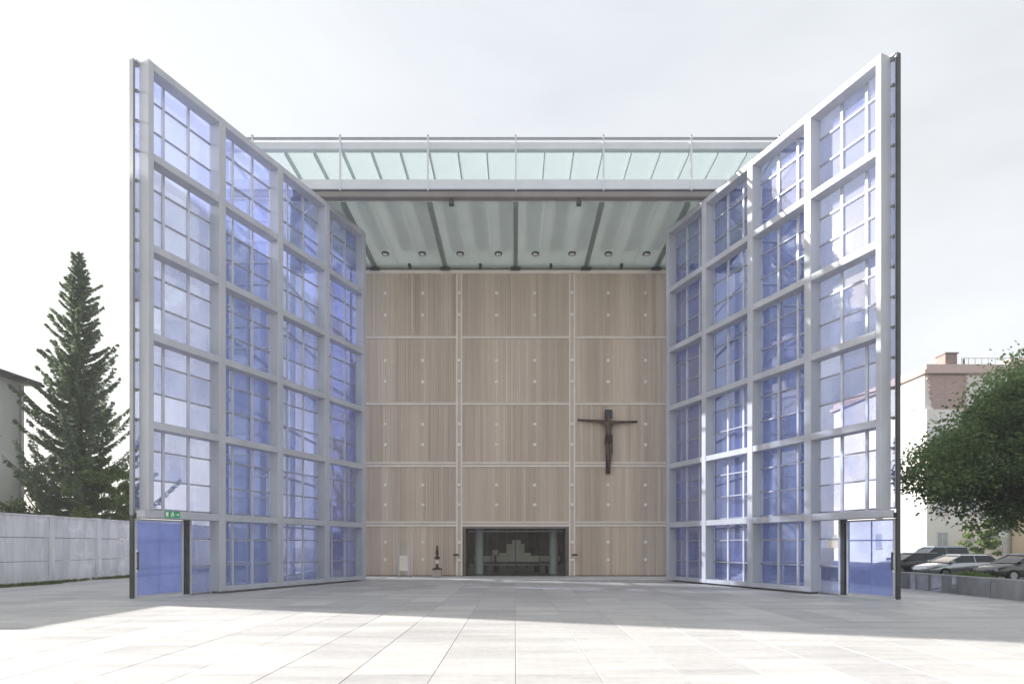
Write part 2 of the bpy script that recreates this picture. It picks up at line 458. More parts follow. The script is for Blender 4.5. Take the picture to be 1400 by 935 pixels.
# ------------------------------------------------------------------ ground
box('terrain', -400, 400, -300, 600, -1.45, -0.46, 'terrain', kind='structure')
road = box('road', 13.9, 38.0, -60, 140, -0.4595, -0.45, 'tarmac', kind='structure')
plaza = box('plaza', -18.2, 13.35, -40, 60, -0.455, -0.006, 'joint', kind='structure')
# paving slabs 0.9 x 1.8 m laid lengthways towards the church, joints recessed
SW, SL = 0.9, 1.8
slabs = []
for i in range(-20, 15):
    off = 0.9 if i % 2 else 0.0
    for j in range(-2, 16):
        x0 = i * SW + 0.01; y0 = j * SL + off - 1.0
        x1 = x0 + SW; y1 = y0 + SL
        if x0 < -18.1 or x1 > 13.3 or y0 < -3 or y1 > 26.0: continue
        cx, cy = (x0 + x1) / 2, (y0 + y1) / 2
        vis = cy > 3.8 and abs(cx) < 0.93 * cy + 0.6
        slabs.append(((1 if vis else 0) * 100 / (cy * cy + cx * cx * 0.3 + 1), x0, x1, y0, y1))
slabs.sort(key=lambda s: -s[0])
g = 0.004
rest = MB()
for k, (sc, x0, x1, y0, y1) in enumerate(slabs):
    if k < 296:
        dz = random.choice((0, 0.0007, -0.0009, 0.0012))
        box('paving_slab', x0 + g, x1 - g, y0 + g, y1 - g, -0.05 + dz, dz, 'paving', plaza, bevel=0.003)
    else:
        rest.box(x0 + g, x1 - g, y0 + g, y1 - g, -0.05, random.uniform(-0.001, 0.001))
# the plaza object sits at its own centre, so shift children into its frame
for ch in plaza.children: ch.location = Vector(ch.location) - Vector(plaza.location)
ro = rest.obj('paving_field', 'paving', plaza, kind='stuff'); ro.location = -Vector(plaza.location)
# paving behind the camera, at the sides and under the church
fm = MB()
fm.box(-18.1, 13.3, -38, -3.1, -0.05, 0.0)
o = fm.obj('rear_paving', 'paving', plaza, kind='stuff'); o.location = -Vector(plaza.location)

box('church_floor', -10.45, 10.45, 26.05, 45.9, -0.01, 0.004, 'inner_floor', kind='structure')

# ------------------------------------------------------------------ church
FY = 20.80          # front glass plane
WY = 26.0           # timber wall plane
ch = thing('church', 'large glass church with timber inner front and pale green glazed roof edge', 'church', (0, FY, 0))
def C(y): return y - FY          # into the church frame
HX = 10.55
mod = 3.19

# --- glazed roof edge
rf = box('roof_rail', -HX, HX, C(20.72), C(20.80), 16.17, 16.23, 'grey', ch)
box('roof_beam', -HX, HX, C(20.78), C(21.0), 15.84, 16.10, 'white_rail', ch, bevel=0.02)
box('lower_beam', -HX, HX, C(20.74), C(20.98), 14.36, 14.72, 'white_rail', ch, bevel=0.02)
box('shadow_gap', -HX, HX, C(20.80), C(21.05), 14.29, 14.359, 'dark', ch)
box('fascia_profile', -HX, HX, C(20.74), C(21.02), 14.075, 14.289, 'fascia', ch, bevel=0.03)
for k in range(-3, 4):
    x = k * mod + 0.03
    box('roof_post', x - 0.03, x + 0.03, C(20.70), C(20.778), 14.3, 16.26, 'white_rail', ch)
    box('post_cap', x - 0.03, x + 0.03, C(20.71), C(20.77), 16.262, 16.31, 'grey', ch)
for k in range(-10, 10):
    x0 = (k) * mod / 3 + 0.03
    if x0 < -HX or x0 + mod / 3 > HX: continue
    box('front_pane', x0 + 0.01, x0 + mod / 3 - 0.01, C(20.86), C(20.88), 14.73, 15.83, 'clearglass', ch)
# roof sheet and its glass fins
for k in range(-10, 10):
    x0 = k * mod / 3 + 0.03
    if x0 < -HX - 0.2: continue
    box('roof_pane', x0 + 0.012, min(HX, x0 + mod / 3) - 0.012, C(21.02), C(26.4), 16.02, 16.06, 'roofglass', ch)
    box('roof_pane', x0 + 0.012, min(HX, x0 + mod / 3) - 0.012, C(26.42), C(46.0), 16.02, 16.06, 'roofglass', ch)
    box('roof_fin', x0 - 0.018, x0 + 0.018, C(21.02), C(25.9), 15.80, 16.015, 'finglass', ch)
# --- ceiling over the porch
cl = box('ceiling', -HX + 0.1, HX - 0.1, C(25.99), C(26.6), 14.10, 14.26, 'ceiling', ch)
cz = Vector(cl.location)
pw = mod / 3
for k in range(-10, 10):
    x0 = k * pw + 0.03
    if x0 < -HX + 0.1 or x0 + pw > HX - 0.1: continue
    o = box('ceiling_panel', x0 + 0.003, x0 + pw - 0.003, C(21.1), C(25.98), 14.115, 14.15, 'ceilglass', cl)
    o.location -= cz
for k in range(-3, 4):
    x = k * mod + 0.03
    o = box('ceiling_fin', x - 0.09, x + 0.09, C(21.12), C(25.9), 13.99, 14.114, 'fin', cl); o.location -= cz
    o = box('fin_bracket', x - 0.22, x + 0.22, C(25.72), C(25.93), 13.90, 13.969, 'dark', cl); o.location -= cz
    if k < 3:
        o = box('hanger', x + mod / 2 - 0.06, x + mod / 2 + 0.06, C(25.7), C(25.9), 13.96, 14.112, 'dark', cl); o.location -= cz
# downlights: ring, cone and lens
def lathe(prof, n=20):
    mb = MB()
    for (r, z) in prof:
        for k in range(n):
            t = 2 * math.pi * k / n; mb.v.append((r * math.cos(t), r * math.sin(t), z))
    for i in range(len(prof) - 1):
        for k in range(n):
            k2 = (k + 1) % n
            mb.f.append((i * n + k, i * n + k2, (i + 1) * n + k2, (i + 1) * n + k))
    mb.f.append(tuple(range(n))[::-1]); mb.f.append(tuple((len(prof) - 1) * n + k for k in range(n)))
    return mb
ring_me = lathe([(0.16, 0), (0.17, -0.02), (0.16, -0.06), (0.13, -0.065), (0.12, -0.04), (0.11, 0.0)]).mesh('downlight', 'dark', True)
lens_me = lathe([(0.118, 0), (0.118, -0.055), (0.07, -0.075), (0.02, -0.08)]).mesh('lens', 'sign_white', True)
for x in (-5.63, -4.03, -2.38, -0.72, 0.89, 2.48, 4.06, 5.72):
    o = link('downlight', ring_me, cl, Vector((x, C(24.8), 14.114)) - cz)
    link('lens', lens_me, o, (0, 0, 0)) if False else link('lens', lens_me, cl, Vector((x, C(24.8), 14.108)) - cz)
# small devices hanging under the fascia
for x in (-2.32, 2.34):
    mb = MB(); mb.box(x - 0.04, x + 0.04, C(20.82), C(20.9), 13.98, 14.074); mb.box(x - 0.09, x + 0.09, C(20.78), C(20.94), 13.84, 13.98)
    mb.obj('motion_sensor', 'dark', ch)

# --- timber wall with openings: bays
ZB = [0.09, 2.40, 5.10, 7.90, 10.93, 13.88]      # row boundaries
XB = [-8.75, -7.66, -2.535, 2.60, 7.7, 8.75]
tw = box('timber_wall', -8.75, -2.36, C(26.12), C(26.3), 0, 13.9, 'timber_back', ch)
tv = Vector(tw.location)
def tw_add(o): o.location -= tv; return o
tw_add(box('wall_backing', 2.42, 8.75, C(26.12), C(26.3), 0, 13.9, 'timber_back', tw))
tw_add(box('wall_backing', -2.359, 2.419, C(26.12), C(26.3), 2.33, 13.9, 'timber_back', tw))
for r in range(5):
    for c in range(5):
        if r == 0 and c == 2: continue
        x0, x1 = XB[c] + 0.15, XB[c + 1] - 0.15
        z0, z1 = ZB[r] + (0.117 if r in (1, 2) else 0.064), ZB[r + 1] - (0.112 if r < 2 else 0.093)
        if r == 0: z0 = 0.06
        n = max(1, round((x1 - x0) / 0.115))
        p = (x1 - x0) / n
        mb = MB()
        tone = 0.5
        for k in range(n):
            tone = 0.55 * tone + 0.45 * random.random()
            t = tone if random.random() > 0.08 else random.choice((0.0, 1.0))
            d = random.uniform(0, 0.022)
            mb.box(x0 + k * p + 0.004, x0 + (k + 1) * p - 0.004, C(26.0) + d, C(26.118), z0, z1, min(1, max(0, t + random.uniform(-0.15, 0.15))))
        o = mb.obj('slat_screen', 'timber', tw, kind='stuff'); o.location = -tv
# battens
for c, x in enumerate(XB[1:-1]):
    for dx, wd in ((-0.145, 0.075), (0.07, 0.075)):
        tw_add(box('vertical_batten', x + dx, x + dx + wd, C(25.95), C(26.06), 0.05, 13.78, 'batten', tw))
    tw_add(box('batten_web', x - 0.069, x + 0.069, C(25.99), C(26.08), 0.05, 13.78, 'web', tw))
for r, z in enumerate(ZB[1:-1]):
    up = 0.11 if r in (0, 1) else 0.09
    for c in range(5):
        xa = XB[c] + (0.147 if c else 0); xb = XB[c + 1] - (0.147 if c < 4 else 0)
        tw_add(box('cross_batten', xa, xb, C(25.955), C(26.05), z - up, z - up + 0.065, 'batten', tw))
        if r in (0, 1): tw_add(box('cross_batten', xa, xb, C(25.96), C(26.05), z + 0.055, z + 0.115, 'batten', tw))
        tw_add(box('batten_web', xa, xb, C(25.985), C(26.07), z - up + 0.066, z + 0.054 if r in (0, 1) else z + 0.06, 'web', tw))
tw_add(box('top_rail', -8.75, 8.75, C(25.94), C(26.1), 13.785, 13.93, 'batten', tw))
# round fixing discs
def disc_mesh():
    mb = lathe([(0.085, 0), (0.085, -0.02), (0.06, -0.03), (0.0, -0.03)][:3], 14)
    mb.v = [(x, z, y) for (x, y, z) in mb.v]
    return mb.mesh('fixing_disc', 'stud', True)
dm = disc_mesh()
for x in (-7.3, -5.9, -4.2, -2.535, -0.83, 0.9, 2.6, 4.25, 5.95, 7.3):
    for y in (401, 431, 493, 522, 580, 608, 663, 690, 741, 765):
        z = EYE + (746 - y) / 30.0
        if y > 700 and abs(x) < 2: continue
        yy = 25.948 if abs(abs(x) - 2.56) < 0.1 else 25.997
        tw_add(link('fixing_disc', dm, tw, (x, C(yy), z)))
# entrance: portal lining, glass leaves, sill
en = box('entrance_lintel', -2.36, 2.42, C(26.0), C(27.1), 2.20, 2.329, 'fascia', ch)
for x0 in (-2.36, 2.31):
    box('entrance_jamb', x0, x0 + 0.11, C(26.02), C(27.1), 0.0, 2.199, 'timber_back', ch)
for k in range(4):
    x0 = -2.24 + k * 1.1375
    if k in (1, 2):
        box('door_leaf', x0 + 0.02, x0 + 1.117, C(26.92), C(26.94), 0.03, 2.19, 'clearglass', ch)
    else:
        box('side_light', x0 + 0.02, x0 + 1.117, C(26.92), C(26.94), 0.03, 2.19, 'clearglass', ch)
for x in (-1.11, 0.03, 1.165):
    box('door_stile', x - 0.02, x + 0.02, C(26.90), C(26.96), 0.03, 2.19, 'dark', ch)
for x in (-0.08, 0.14):
    mb = MB(); mb.tube([(x, C(26.85), 0.75), (x, C(26.85), 1.45)], [0.016, 0.016], 8); mb.obj('door_handle', 'rim', ch)
box('door_track', -2.24, 2.30, C(26.88), C(26.98), 2.06, 2.115, 'grey', ch)
for x in (-2.66, 2.70):
    mb = MB(); mb.tube([(x, C(25.94), 1.0), (x, C(25.80), 1.0)], [0.05, 0.05], 8); mb.box(x - 0.13, x + 0.13, C(25.74), C(25.80), 0.96, 1.04)
    mb.obj('lock_knob', 'bronze', ch)
# slabs in front of the wall, coloured pale in place of a sunlit strip
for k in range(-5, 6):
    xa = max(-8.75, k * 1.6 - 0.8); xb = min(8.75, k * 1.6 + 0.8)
    box('sun_strip_slab', xa + 0.004, xb - 0.004, C(23.4), C(25.93), 0.004, 0.03, 'sun_strip', ch)
# inner room, dark
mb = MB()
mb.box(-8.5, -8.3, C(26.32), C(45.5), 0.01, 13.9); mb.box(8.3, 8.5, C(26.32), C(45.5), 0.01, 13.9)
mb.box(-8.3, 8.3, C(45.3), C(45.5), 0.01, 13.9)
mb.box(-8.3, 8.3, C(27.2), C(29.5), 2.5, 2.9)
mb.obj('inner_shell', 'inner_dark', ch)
mb = MB()
for k in range(26):
    mb.box(-8.0 + k * 0.62, -7.86 + k * 0.62, C(36.0), C(36.3), 0.02, 13.0)
mb.obj('inner_fins', 'timber_back', ch, kind='stuff')
for x in (-1.78, 1.92):
    mb = MB(); mb.tube([(x, C(28.2), 0.01), (x, C(28.2), 2.5)], [0.22, 0.22], 24)
    mb.obj('column', 'colstone', ch, smooth=False)

# --- facade strips beside the gate (behind the gate leaves) and the long sides
for sgn in (-1, 1):
    xa, xb = sorted((sgn * 8.95, sgn * HX))
    nx, nz = 2, 18
    for i in range(nx + 1):
        x = xa + (xb - xa) * i / nx
        box('facade_post', x - 0.04, x + 0.04, C(20.76), C(20.92), 0.0, 14.07, 'frame', ch)
    for j in range(nz + 1):
        z = 0.02 + 14.0 * j / nz
        for i in range(nx):
            x0 = xa + (xb - xa) * i / nx; x1 = xa + (xb - xa) * (i + 1) / nx
            box('facade_rail', x0 + 0.041, x1 - 0.041, C(20.78), C(20.90), z, z + 0.05, 'muntin', ch)
            if j < nz:
                box('facade_pane', x0 + 0.045, x1 - 0.045, C(20.83), C(20.85), z + 0.055, z + 14.0 / nz - 0.005, 'sideglass', ch)
    xs = sgn * HX
    for i in range(9):
        y = 21.0 + i * mod
        box('side_post', min(xs, xs + sgn * 0.22), max(xs, xs + sgn * 0.22), C(y) - 0.05, C(y) + 0.05, 0.0, 16.0, 'frame', ch)
    for j in range(8):
        z = 0.02 + 15.9 * j / 7
        box('side_rail', min(xs, xs + sgn * 0.14), max(xs, xs + sgn * 0.14), C(21.06), C(46.0), z - 0.04, z + 0.04, 'muntin', ch)
    for i in range(8):
        y = 21.0 + i * mod
        if y > 46: break
        for j in range(7):
            z = 0.02 + 15.9 * j / 7
            box('side_pane', xs - sgn * 0.03 - 0.01, xs - sgn * 0.03 + 0.01, C(y) + 0.06, C(min(46, y + mod)) - 0.06, z + 0.045, z + 15.9 / 7 - 0.045, 'sideglass', ch)
mb = MB(); mb.box(-HX, HX, C(46.0), C(46.2), 0, 16.0); mb.obj('rear_wall', 'sideglass', ch)

# ------------------------------------------------------------------ gate leaves
ZT = [14.0, 11.65, 9.27, 6.96, 4.66, 2.33]         # tops of the cross beams
def gate(label, near, far, side):
    """side=+1: outward face is to the left of the direction near->far"""
    u = Vector((far[0] - near[0], far[1] - near[1])); L = u.length
    root = thing('gate_leaf', label, 'gate', (near[0], near[1], 0), math.atan2(u.y, u.x), 'two giant church gate leaves')
    def bx(name, x0, x1, y0, y1, z0, z1, mat, par=None, **k):
        a, b = (y0, y1) if side > 0 else (-y1, -y0)
        return box(name, x0, x1, a, b, z0, z1, mat, par or root, **k)
    P = L / 4; pw = 0.115
    # posts
    spans = []
    edges = []
    for k in range(5):
        c = k * P
        if k == 0: a, b = 0.0, 0.15
        elif k == 4: a, b = L - 0.2, L
        else: a, b = c - pw, c + pw
        edges.append((a, b))
        bx('post', a, b, 0.0, 0.37, 2.33 if k == 0 else 0.06, 14.0, 'frame', bevel=0.012)
    for k in range(4):
        a, b = edges[k][1], edges[k + 1][0]
        for j, zt in enumerate(ZT):
            aa = a
            if j == 5 and k == 0: continue
            bx('cross_beam', aa, b, 0.004, 0.366, zt - 0.20, zt - 0.002, 'frame', bevel=0.012)
        if k > 0: bx('bottom_beam', a, b, 0.004, 0.366, 0.06, 0.20, 'frame', bevel=0.012)
    bx('cross_beam', -0.10, edges[1][0], 0.004, 0.366, 2.13, 2.328, 'frame', bevel=0.012)
    # glass skin
    G0, G1 = 0.405, 0.455
    pitch = P / 3
    zpitch = 14.0 / 18
    vx = [-0.12] + [pitch * k - 0.06 for k in range(1, 12)] + [L + 0.0]
    for k, x in enumerate(vx[1:-1]):
        z0 = 2.345 if k == 0 else 0.05
        if k == 0: z0 = 2.36
        bx('muntin', x - 0.034, x + 0.034, 0.385, 0.44, z0, 13.98, 'muntin')
    for j in range(19):
        z = min(13.96, 0.045 + zpitch * j)
        x0 = -0.10 if z > 2.3 else 1.52
        for k in range(12):
            a, b = vx[k] + 0.035, vx[k + 1] - 0.035
            if z < 2.3 and k < 2:
                if k == 0: continue
                a = 1.50
                if b < a: continue
            bx('glazing_bar', a, b, 0.39, 0.435, z - 0.022, z + 0.022, 'muntin_dark')
    for k in range(12):
        for j in range(18):
            z0, z1 = 0.045 + zpitch * j + 0.024, 0.045 + zpitch * (j + 1) - 0.024
            if j == 17: z1 = 13.93
            a, b = vx[k] + 0.03, vx[k + 1] - 0.03
            if j < 3:
                if k == 0: continue
                if k == 1:
                    if b - 1.50 < 0.05: continue
                    a = 1.50
            bx('glass_pane', a, b, 0.442, 0.46, z0, z1, 'blueglass')
    # outer edge strip and brackets
    bx('edge_strip', -0.15, -0.122, 0.38, 0.52, 2.2, 14.02, 'grey' if side > 0 else 'dark')
    bx('edge_strip', -0.15, -0.122, 0.38, 0.52, 0.03, 2.199, 'dark')
    bx('edge_trim', -0.121, -0.10, 0.37, 0.50, 2.37, 14.0, 'grey')
    bx('top_rail', -0.10, L, 0.34, 0.52, 13.982, 14.03, 'muntin')
    for j in range(4, 19):
        z = min(13.9, 0.045 + zpitch * j - 0.03)
        bx('bracket', -0.07, -0.03, 0.34, 0.42, z - 0.035, z + 0.035, 'grey')
    # passage door in the glass plane
    dr = thing_part('passage_door', root)
    DX0, DX1 = -0.10, 1.27
    def d(name, x0, x1, y0, y1, z0, z1, mat): return bx(name, x0, x1, y0, y1, z0, z1, mat, dr)
    d('door_pane', DX0 + 0.06, DX1 - 0.06, 0.40, 0.42, 0.11, 2.06, 'doorglass')
    d('door_stile', DX0, DX0 + 0.059, 0.375, 0.435, 0.05, 2.11, 'frame')
    d('door_stile', DX1 - 0.059, DX1, 0.375, 0.435, 0.05, 2.11, 'frame')
    d('door_rail', DX0 + 0.06, DX1 - 0.06, 0.38, 0.43, 0.05, 0.109, 'frame')
    d('door_rail', DX0 + 0.06, DX1 - 0.06, 0.38, 0.43, 2.061, 2.11, 'frame')
    for z in (0.82, 1.55):
        d('door_bar', DX0 + 0.06, DX1 - 0.06, 0.44, 0.46, z - 0.015, z + 0.015, 'muntin')
    d('door_bar', 0.57, 0.60, 0.441, 0.461, 0.11, 2.06, 'muntin')
    d('handle_plate', DX0 + 0.005, DX0 + 0.055, 0.355, 0.374, 0.72, 1.30, 'sign_white')
    d('pull_handle', DX0 + 0.015, DX0 + 0.045, 0.29, 0.32, 0.78, 1.24, 'dark')
    d('handle_stem', DX0 + 0.02, DX0 + 0.04, 0.321, 0.354, 0.80, 0.83, 'dark')
    d('handle_stem', DX0 + 0.02, DX0 + 0.04, 0.321, 0.354, 1.19, 1.22, 'dark')
    bx('door_head', -0.12, 1.45, 0.32, 0.46, 2.125, 2.26, 'dark')
    bx('door_mullion', 1.30, 1.42, 0.33, 0.46, 0.03, 2.124, 'dark')
    bx('glazing_frame', 1.425, 1.49, 0.34, 0.44, 0.03, 2.124, 'frame')
    # rest of the lowest sheet
    bx('sill_rail', 1.50, L, 0.35, 0.44, -0.0 + 0.012, 0.02, 'dark')
    # lifting diagonals and drive arm under the far end
    return root, bx, L
def thing_part(name, parent):
    o = bpy.data.objects.new(name, None); COL.objects.link(o); o.parent = parent; o.empty_display_size = 0.2
    return o

gl, bxl, LL = gate('left gate leaf of blue glass in pale grid, green exit pictogram over its door', (-9.48, 14.76), (-6.0, 22.99), 1)
gr, bxr, LR = gate('right gate leaf of blue glass in white steel grid, cream notice by its door', (9.36, 14.58), (6.04, 22.85), -1)
# green exit pictogram on the beam above the left door: running figure, doorway, arrow
sg = bxl('exit_sign', 0.44, 0.86, -0.022, 0.002, 2.16, 2.33, 'green_sign')
def on_sign(mb): 
    mb.v = [(x, y, z) for (x, y, z) in mb.v]
    o = mb.obj('pictogram', 'sign_white', sg); return o
mb = MB()
mb.box(-0.195, -0.125, -0.0165, -0.012, -0.06, 0.06)
for (a, b, c_, e) in ((-0.06, -0.03, 0.0, 0.035), ):
    mb.box(-0.015, 0.02, -0.0165, -0.012, 0.04, 0.07)      # head
    mb.box(-0.025, 0.015, -0.0165, -0.012, -0.012, 0.034)  # torso
    mb.box(-0.06, -0.027, -0.0165, -0.012, 0.012, 0.026)   # arm
    mb.box(0.017, 0.05, -0.0165, -0.012, 0.004, 0.018)
    mb.box(-0.045, -0.016, -0.0165, -0.012, -0.062, -0.014)
    mb.box(-0.002, 0.045, -0.0165, -0.012, -0.04, -0.014)
mb.box(0.09, 0.15, -0.0165, -0.012, -0.012, 0.012)
b0 = len(mb.v)
mb.v += [(0.15, -0.0165, -0.035), (0.15, -0.0165, 0.035), (0.19, -0.0165, 0.0), (0.15, -0.012, -0.035), (0.15, -0.012, 0.035), (0.19, -0.012, 0.0)]
mb.f += [(b0, b0 + 2, b0 + 1), (b0 + 3, b0 + 4, b0 + 5), (b0, b0 + 1, b0 + 4, b0 + 3), (b0 + 1, b0 + 2, b0 + 5, b0 + 4), (b0 + 2, b0, b0 + 3, b0 + 5)]
on_sign(mb)
# cream notice on the glass of the right leaf
nb = MB()
nb.prism([(-0.17, -0.15), (0.17, -0.15), (0.17, 0.10), (0.06, 0.10), (0.02, 0.21), (-0.06, 0.21), (-0.08, 0.10), (-0.17, 0.10)], -0.004, 0.004, 'y')
o = nb.obj('notice', 'paper', gr); o.location = (1.68, -0.425, 1.50)

# ------------------------------------------------------------------ objects at the church front
# crucifix
cx, cz0, cz1 = 4.23, EYE + (746 - 647) / 30.3, EYE + (746 - 559) / 30.3
cr = thing('crucifix', 'large dark wooden crucifix with long carved figure hung on right part of timber wall', 'crucifix', (cx, 25.82, cz0))
H = cz1 - cz0
mb = MB(); mb.box(-0.10, 0.10, 0.03, 0.12, 0.0, H); mb.obj('cross_post', 'oldwood', cr)
mb = MB()
zb = EYE + (746 - 575) / 30.3 - cz0
mb.tube([(-1.38, 0.075, zb + 0.07), (-0.5, 0.075, zb + 0.02), (0, 0.075, zb - 0.02), (0.5, 0.075, zb - 0.03), (1.32, 0.075, zb - 0.01)], [0.045, 0.06, 0.065, 0.06, 0.045], 8)
mb.obj('cross_arm', 'oldwood', cr)
box('title_board', -0.17, 0.17, -0.02, 0.028, H - 0.42, H - 0.02, 'dark', cr)
# carved body: skinned skeleton
def skinned(name, verts, edges, rad, mat, parent, root=0, sub=1):
    me = bpy.data.meshes.new(name); me.from_pydata(verts, edges, [])
    o = link(name, me, parent)
    me.materials.append(M[mat])
    sk = o.modifiers.new('skin', 'SKIN'); sk.use_smooth_shade = True
    for v, r in zip(me.skin_vertices[0].data, rad): v.radius = (r, r) if not isinstance(r, tuple) else r
    me.skin_vertices[0].data[root].use_root = True
    ss = o.modifiers.new('sub', 'SUBSURF'); ss.levels = sub; ss.render_levels = sub
    return o
zs = zb - 0.05
V = [(0.0, -0.06, zs - 0.72), (0.01, -0.08, zs - 0.45), (0, -0.09, zs - 0.18), (0, -0.10, zs + 0.0), (-0.02, -0.14, zs + 0.14), (-0.03, -0.15, zs + 0.26),
     (-0.20, -0.07, zs - 0.03), (-0.62, -0.03, zs + 0.04), (-1.02, 0.0, zs + 0.10), (-1.16, 0.0, zs + 0.115),
     (0.20, -0.07, zs - 0.03), (0.62, -0.03, zs - 0.0), (1.00, 0.0, zs + 0.03), (1.13, 0.0, zs + 0.04),
     (-0.07, -0.09, zs - 0.92), (-0.04, -0.20, zs - 1.40), (0.01, -0.06, zs - 1.92), (0.02, -0.15, zs - 2.08),
     (0.08, -0.09, zs - 0.92), (0.10, -0.18, zs - 1.38), (0.06, -0.05, zs - 1.90), (0.05, -0.15, zs - 2.04)]
E = [(0, 1), (1, 2), (2, 3), (3, 4), (4, 5), (2, 6), (6, 7), (7, 8), (8, 9), (2, 10), (10, 11), (11, 12), (12, 13),
     (0, 14), (14, 15), (15, 16), (16, 17), (0, 18), (18, 19), (19, 20), (20, 21)]
Rd = [.15, .12, .15, .06, .10, .085, .065, .045, .03, .035, .065, .045, .03, .035, .095, .07, .04, .035, .095, .07, .04, .035]
co = skinned('carved_figure', V, E, Rd, 'corpus', cr)
mb = MB(); mb.tube([(0, -0.075, zs - 0.96), (0.01, -0.075, zs - 0.62)], [0.185, 0.165], 12); mb.obj('loincloth', 'oldwood', cr)

# glass stele left of the entrance
st = thing('display_stele', 'clear glass display stand holding a white sheet, left of the dark ornament', 'display stand', (-4.85, 24.9, 0.03))
box('base_plate', -0.27, 0.27, -0.2, 0.2, 0.0, 0.05, 'grey', st)
for x in (-0.22, 0.19):
    box('upright', x, x + 0.03, -0.02, 0.02, 0.051, 1.42, 'muntin', st)
box('glass_sheet', -0.189, 0.189, -0.008, 0.008, 0.06, 1.60, 'clearglass', st)
box('white_sheet', -0.18, 0.18, -0.03, -0.012, 0.30, 0.95, 'white', st)
# slim ornament on a plinth
orn = thing('ornament', 'slim dark spired bronze ornament with pale middle on a low stone plinth', 'ornament', (-3.40, 24.95, 0.03))
box('plinth', -0.18, 0.18, -0.18, 0.18, 0.0, 0.34, 'plinth', orn, bevel=0.012)
box('plinth_top', -0.20, 0.20, -0.20, 0.20, 0.341, 0.39, 'bronze', orn)
lathe([(0.12, 0.391), (0.09, 0.43), (0.05, 0.48), (0.06, 0.55), (0.05, 0.58)], 16).obj('foot', 'bronze', orn, smooth=True)
lathe([(0.05, 0.581), (0.085, 0.63), (0.075, 0.72), (0.035, 0.78)], 16).obj('pale_belly', 'white', orn, smooth=True)
lathe([(0.04, 0.781), (0.13, 0.83), (0.12, 0.88), (0.05, 0.93), (0.045, 0.97)], 16).obj('collar', 'bronze', orn, smooth=True)
lathe([(0.05, 0.971), (0.075, 1.02), (0.065, 1.18), (0.04, 1.33), (0.008, 1.42)], 16).obj('spire', 'bronze', orn, smooth=True)

# inside the entrance, seen through the glass
tb = thing('counter', 'white stepped counter standing inside behind the entrance glass', 'counter', (0.1, 31.0, 0.005))
mb = MB(); mb.box(-2.3, 2.3, -0.35, 0.35, 0.55, 0.85); mb.obj('top_slab', 'white', tb)
for x in (-1.25, 0.95): box('support', x, x + 0.3, -0.25, 0.25, 0.0, 0.549, 'inner_dark', tb)
mb = MB(); mb.prism([(-0.95, 0.851), (0.75, 0.851), (0.75, 1.02), (0.42, 1.02), (0.42, 1.52), (0.22, 1.52), (0.22, 1.72), (-0.25, 1.72), (-0.25, 1.50), (-0.55, 1.50), (-0.55, 1.02), (-0.95, 1.02)], -0.25, 0.25); mb.obj('raised_box', 'white', tb)
bn = thing('bench', 'long low dark bench inside in front of the white counter', 'bench', (0.1, 29.8, 0.005))
box('seat', -1.9, 1.9, -0.2, 0.2, 0.38, 0.44, 'plinth', bn)
for x in (-1.7, -0.1, 1.5): box('leg', x, x + 0.12, -0.17, 0.17, 0.0, 0.379, 'dark', bn)
lb = thing('wall_box', 'small cream box on a dark stand behind the left glass door', 'box', (-1.05, 30.6, 0.005))
box('stand', -0.05, 0.05, -0.05, 0.05, 0.0, 0.90, 'dark', lb)
box('cream_box', -0.15, 0.15, -0.12, 0.12, 0.901, 1.18, 'white', lb)

# ------------------------------------------------------------------ left boundary wall
bw = thing('boundary_wall', 'stained pale concrete panel wall with capping along left edge of plaza', 'wall', (-17.6, 12.0, 0))
y = -22.0; pl = 2.42
k = 0
while y < 26:
    box('wall_post', -0.10, 0.13, y, y + 0.22, -0.4, 2.56, 'concrete', bw)
    a, b = y + 0.225, y + pl - 0.005
    for (z0, z1, dx) in ((-0.4, 0.83, 0), (0.845, 1.70, 0.006), (1.715, 2.48, 0.03)):
        box('wall_panel', -0.06 + dx, 0.06 + dx, a, b, z0, z1, 'concrete', bw, bevel=0.01)
    box('coping', -0.10, 0.12, a, b, 2.485, 2.54, 'concrete', bw)
    y += pl; k += 1
# grass strip along it
n = 16000
gx = rng.uniform(-17.45, -16.75, n) ; gy = rng.uniform(8, 40, n)
keep = (gx < -17.0 + 0.25 * np.sin(gy * 1.3) + 0.12 * np.sin(gy * 3.7)) & (rng.random(n) < 0.9)
gx, gy = gx[keep], gy[keep]; n = len(gx)
hh = rng.uniform(0.05, 0.16, n)
ctr = np.stack([gx, gy, hh * 0.45], 1); dr_ = np.stack([rng.normal(0, .35, n), rng.normal(0, .35, n), np.ones(n)], 1)
gs = shards(ctr, dr_, hh, np.full(n, 0.03), rng.random(n), 'grass_strip', 'grass'); gs['kind'] = 'stuff'
tag(gs, 'thin strip of green grass along foot of concrete wall', 'grass')

# ------------------------------------------------------------------ right low wall
lw = thing('low_wall', 'low grey concrete block wall along the plaza edge by parked cars', 'wall', (13.0, 10.0, 0))
y = -14.0
while y < 30:
    xo = -0.0 + max(0, (y + 10 - 14)) * 0.0
    box('wall_block', -0.05, 0.35, y + 0.008, y + 1.15 - 0.008, -0.02, 0.52 + random.uniform(-0.004, 0.004), 'concrete_grey', lw, bevel=0.012)
    y += 1.15
